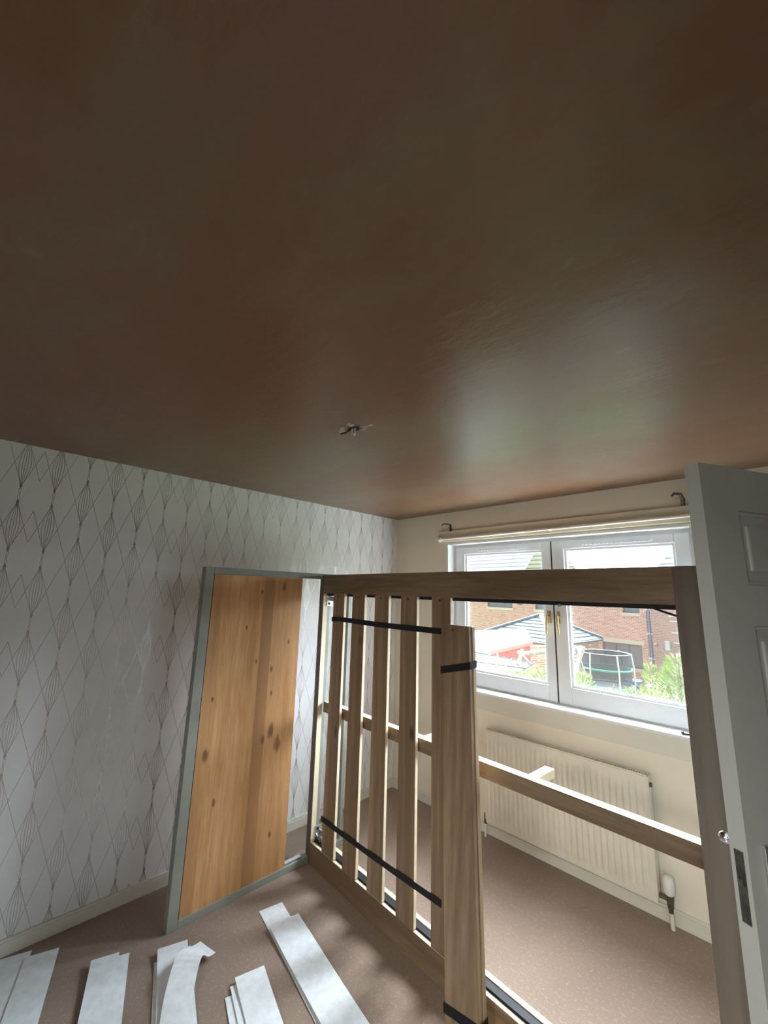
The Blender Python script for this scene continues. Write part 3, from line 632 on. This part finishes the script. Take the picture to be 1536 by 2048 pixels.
# greenhouse lean-to with pale sheet roof
Q = [ptz(936, 1304, -.22), ptz(1069, 1328, -.48), ptz(1030, 1352, -.8), ptz(930, 1352, -.55)]
gh = thing('lean_to', (Q[0].x, Q[0].y, GZ), 'low lean-to with pale clear sheet roof and bars, lower left in the window view', 'lean-to')
MB().poly([tuple(p) for p in Q], .03, (0, 0, -1)).build('roof_sheet', M['poly'], gh)
bars = MB()
for t in (.0, .33, .66, 1.):
    a = Q[0].lerp(Q[1], t); c = Q[3].lerp(Q[2], t); bars.tube([tuple(a+Vector((0, 0, .03))), tuple(c+Vector((0, 0, .03)))], .025, 6)
for t in (0, .45, .8): bars.tube([tuple(Q[0].lerp(Q[3], t)+Vector((0, 0, .03))), tuple(Q[1].lerp(Q[2], t)+Vector((0, 0, .03)))], .025, 6)
bars.build('glazing_bars', M['bin_dark'], gh)
MB().poly([tuple(Q[0]), tuple(Q[1]), (Q[1].x, Q[1].y, GZ), (Q[0].x, Q[0].y, GZ)], .03, (0, 1, 0)).build('wall', M['stone'], gh)
# low brick wall behind the swing
wa, wb = pt(1060, 1292, 15), pt(1100, 1292, 15.4)
MB().poly([(wa.x, wa.y, GZ), (wb.x, wb.y, GZ), tuple(wb), tuple(wa)], .2, (-.3, .95, 0)).build('brick_pier', M['brick'], None, label='short brick garden wall under the garage eaves', cat='wall')
# timber swing frame
sw = thing('swing_frame', tuple(ptz(1120, 1420, GZ)), 'weathered timber swing frame crossing behind the middle of the window', 'swing frame')
s1, s2 = pt(1040, 1309, 12.5), pt(1162, 1296, 13.2)
MB().tube([tuple(s1), tuple(s2)], .075, 10).build('beam', M['fence_wood'], sw)
for a, c in (((1044, 1300), (1036, 1330)), ((1036, 1303), (1062, 1330)), ((1168, 1294), (1140, 1372)), ((1150, 1292), (1180, 1380)), ((1160, 1298), (1152, 1345))):
    MB().tube([tuple(pt(*a, 12.4 if a[0] < 1100 else 13.0)), tuple(pt(*c, 11.9 if a[0] < 1100 else 12.2))], .05, 8).build('leg', M['fence_wood'], sw)
# trampoline
tcen = pt(1211, 1330, 16.); R_T = .87
tr = thing('trampoline', (tcen.x, tcen.y, GZ), 'round trampoline with dark safety net and teal rings in front of the brick house', 'trampoline')
def ringpts(z, r): return [(tcen.x+r*math.cos(2*PI*i/28), tcen.y+r*math.sin(2*PI*i/28), z) for i in range(29)]
mb = MB(); lo_, hi_ = ringpts(-1.59, R_T), ringpts(-.40, R_T)
for i in range(28): mb.bm.faces.new([mb.bm.verts.new(p) for p in (lo_[i], lo_[i+1], hi_[i+1], hi_[i])])
mb.build('net', M['net'], tr)
MB().tube(ringpts(-.96, R_T+.03), .035, 8, False).build('pad_ring', M['teal'], tr)
MB().tube(ringpts(-1.59, R_T+.05), .05, 8, False).build('pad_ring', M['teal'], tr)
MB().tube(ringpts(-.40, R_T), .025, 8, False).build('top_ring', M['bin_dark'], tr)
mb = MB(); mb.poly(ringpts(-1.61, R_T)[:28]).build('jumping_mat', M['bin_dark'], tr)
for k in range(6):
    a = 2*PI*(k+.1)/6-.9; x, y = tcen.x+(R_T+.08)*math.cos(a), tcen.y+(R_T+.08)*math.sin(a)
    MB().tube([(x, y, GZ), (x, y, -.9), (tcen.x+(R_T+.02)*math.cos(a), tcen.y+(R_T+.02)*math.sin(a), -.36)], .03, 8).build('pole', M['pole_white'], tr)
# bins
def wheelie(u, v, k, mat, label):
    c = pt(u, v, k); t = thing('wheelie_bin', (c.x, c.y, GZ), label, 'bin')
    MB().box(c.x-.28, c.x+.28, c.y-.3, c.y+.3, GZ+.05, c.z-.06, .03).build('body', M[mat], t)
    MB().box(c.x-.31, c.x+.31, c.y-.34, c.y+.33, c.z-.06, c.z, .02).tube([(c.x-.25, c.y+.38, c.z-.05), (c.x+.25, c.y+.38, c.z-.05)], .02, 8).build('lid', M[mat], t)
    for s in (-.29, .29): MB().tube([(c.x+s, c.y+.25, GZ+.1), (c.x+s*1.15, c.y+.25, GZ+.1)], .1, 14).build('wheel', M['bin_dark'], t)
wheelie(1268, 1360, 17.6, 'bin_blue', 'blue wheelie bin beside the trampoline')
wheelie(1312, 1372, 15.2, 'bin_dark', 'dark wheelie bin near the right-hand conifer')
c = pt(1350, 1392, 12.5)
MB().box(c.x-.5, c.x+.6, c.y-.3, c.y+.3, GZ, c.z, .02).build('planter', M['clay'], None, label='terracotta garden planter below the right-hand conifer', cat='planter')
# conifers and shrubs
def conifer(u, vtop, k, rad, label, n, mat='leaf', sparse=False, hgt=None):
    c = pt(u, vtop, k); ztop = c.z; zb = GZ; t = thing('conifer_shrub', (c.x, c.y, GZ), label, 'shrub', 'conifers in the garden')
    rnd_ = random.Random(int(u)); mb = MB(); H_ = ztop-zb
    n = int(n*(1.9 if not sparse else 1))
    for i in range(n):
        f = rnd_.random()**.6 if not sparse else rnd_.random(); f = 1-f*.75                # biased to the top half
        rr = rad*(1-(f)**3*.85)*(rnd_.random()**.5); a = rnd_.random()*2*PI
        p = Vector((c.x+rr*math.cos(a), c.y+rr*math.sin(a), zb+H_*f))
        d = Vector((math.cos(a)*.9, math.sin(a)*.9, .5+rnd_.random()*.6)).normalized(); l = .07+.13*rnd_.random(); w = d.orthogonal().normalized(); w = (w*math.cos(a*3)+d.cross(w)*math.sin(a*3))*(.0095 if not sparse else .010)
        q = [p-w*.4, p+d*l*.5-w, p+d*l, p+d*l*.5+w]
        mb.bm.faces.new([mb.bm.verts.new(x) for x in q])
    mb.build('foliage', M[mat], t)
    st = MB(); st.tube([(c.x, c.y, GZ), (c.x+.03, c.y, ztop-.3), (c.x+.05, c.y+.02, ztop+.12)], [.05, .02, .006], 6)
    for i in range(14):
        f = .4+.55*rnd_.random(); a = rnd_.random()*2*PI; z = zb+H_*f; r2 = rad*(1.1-f*.7)
        st.tube([(c.x, c.y, z), (c.x+r2*.6*math.cos(a), c.y+r2*.6*math.sin(a), z+.12), (c.x+r2*math.cos(a), c.y+r2*math.sin(a), z+.3)], [.014, .009, .004], 5)
    st.build('branches', M['leaf_pale' if sparse else 'bark'], t)
conifer(1028, 1343, 9.6, .75, 'low green conifer at the foot of the left casement view', 4200)
conifer(1085, 1338, 11.3, .60, 'green conifer just left of the window middle', 3000)
conifer(1165, 1352, 10.2, .50, 'sparse twiggy conifer at the left of the right casement', 1900, sparse=True)
conifer(1160, 1382, 8.9, .46, 'low green conifer at the lower left corner of the right casement', 3000)
conifer(1222, 1380, 7.4, .38, 'green conifer low in front of the trampoline', 2600)
conifer(1268, 1380, 9.3, .48, 'small green conifer in front of the blue bin', 2800)
conifer(1312, 1378, 8.0, .45, 'green conifer in front of the dark bin', 2400)
conifer(1352, 1310, 9.8, .62, 'tallest bright green conifer at the right edge of the window view', 4800)
conifer(1300, 1332, 11.8, .42, 'thin pale twiggy conifer beside the downpipe', 1300, sparse=True)
conifer(990, 1318, 8.2, .16, 'bare yellowish sprig rising over the lean-to roof', 120, 'leaf_pale', True)
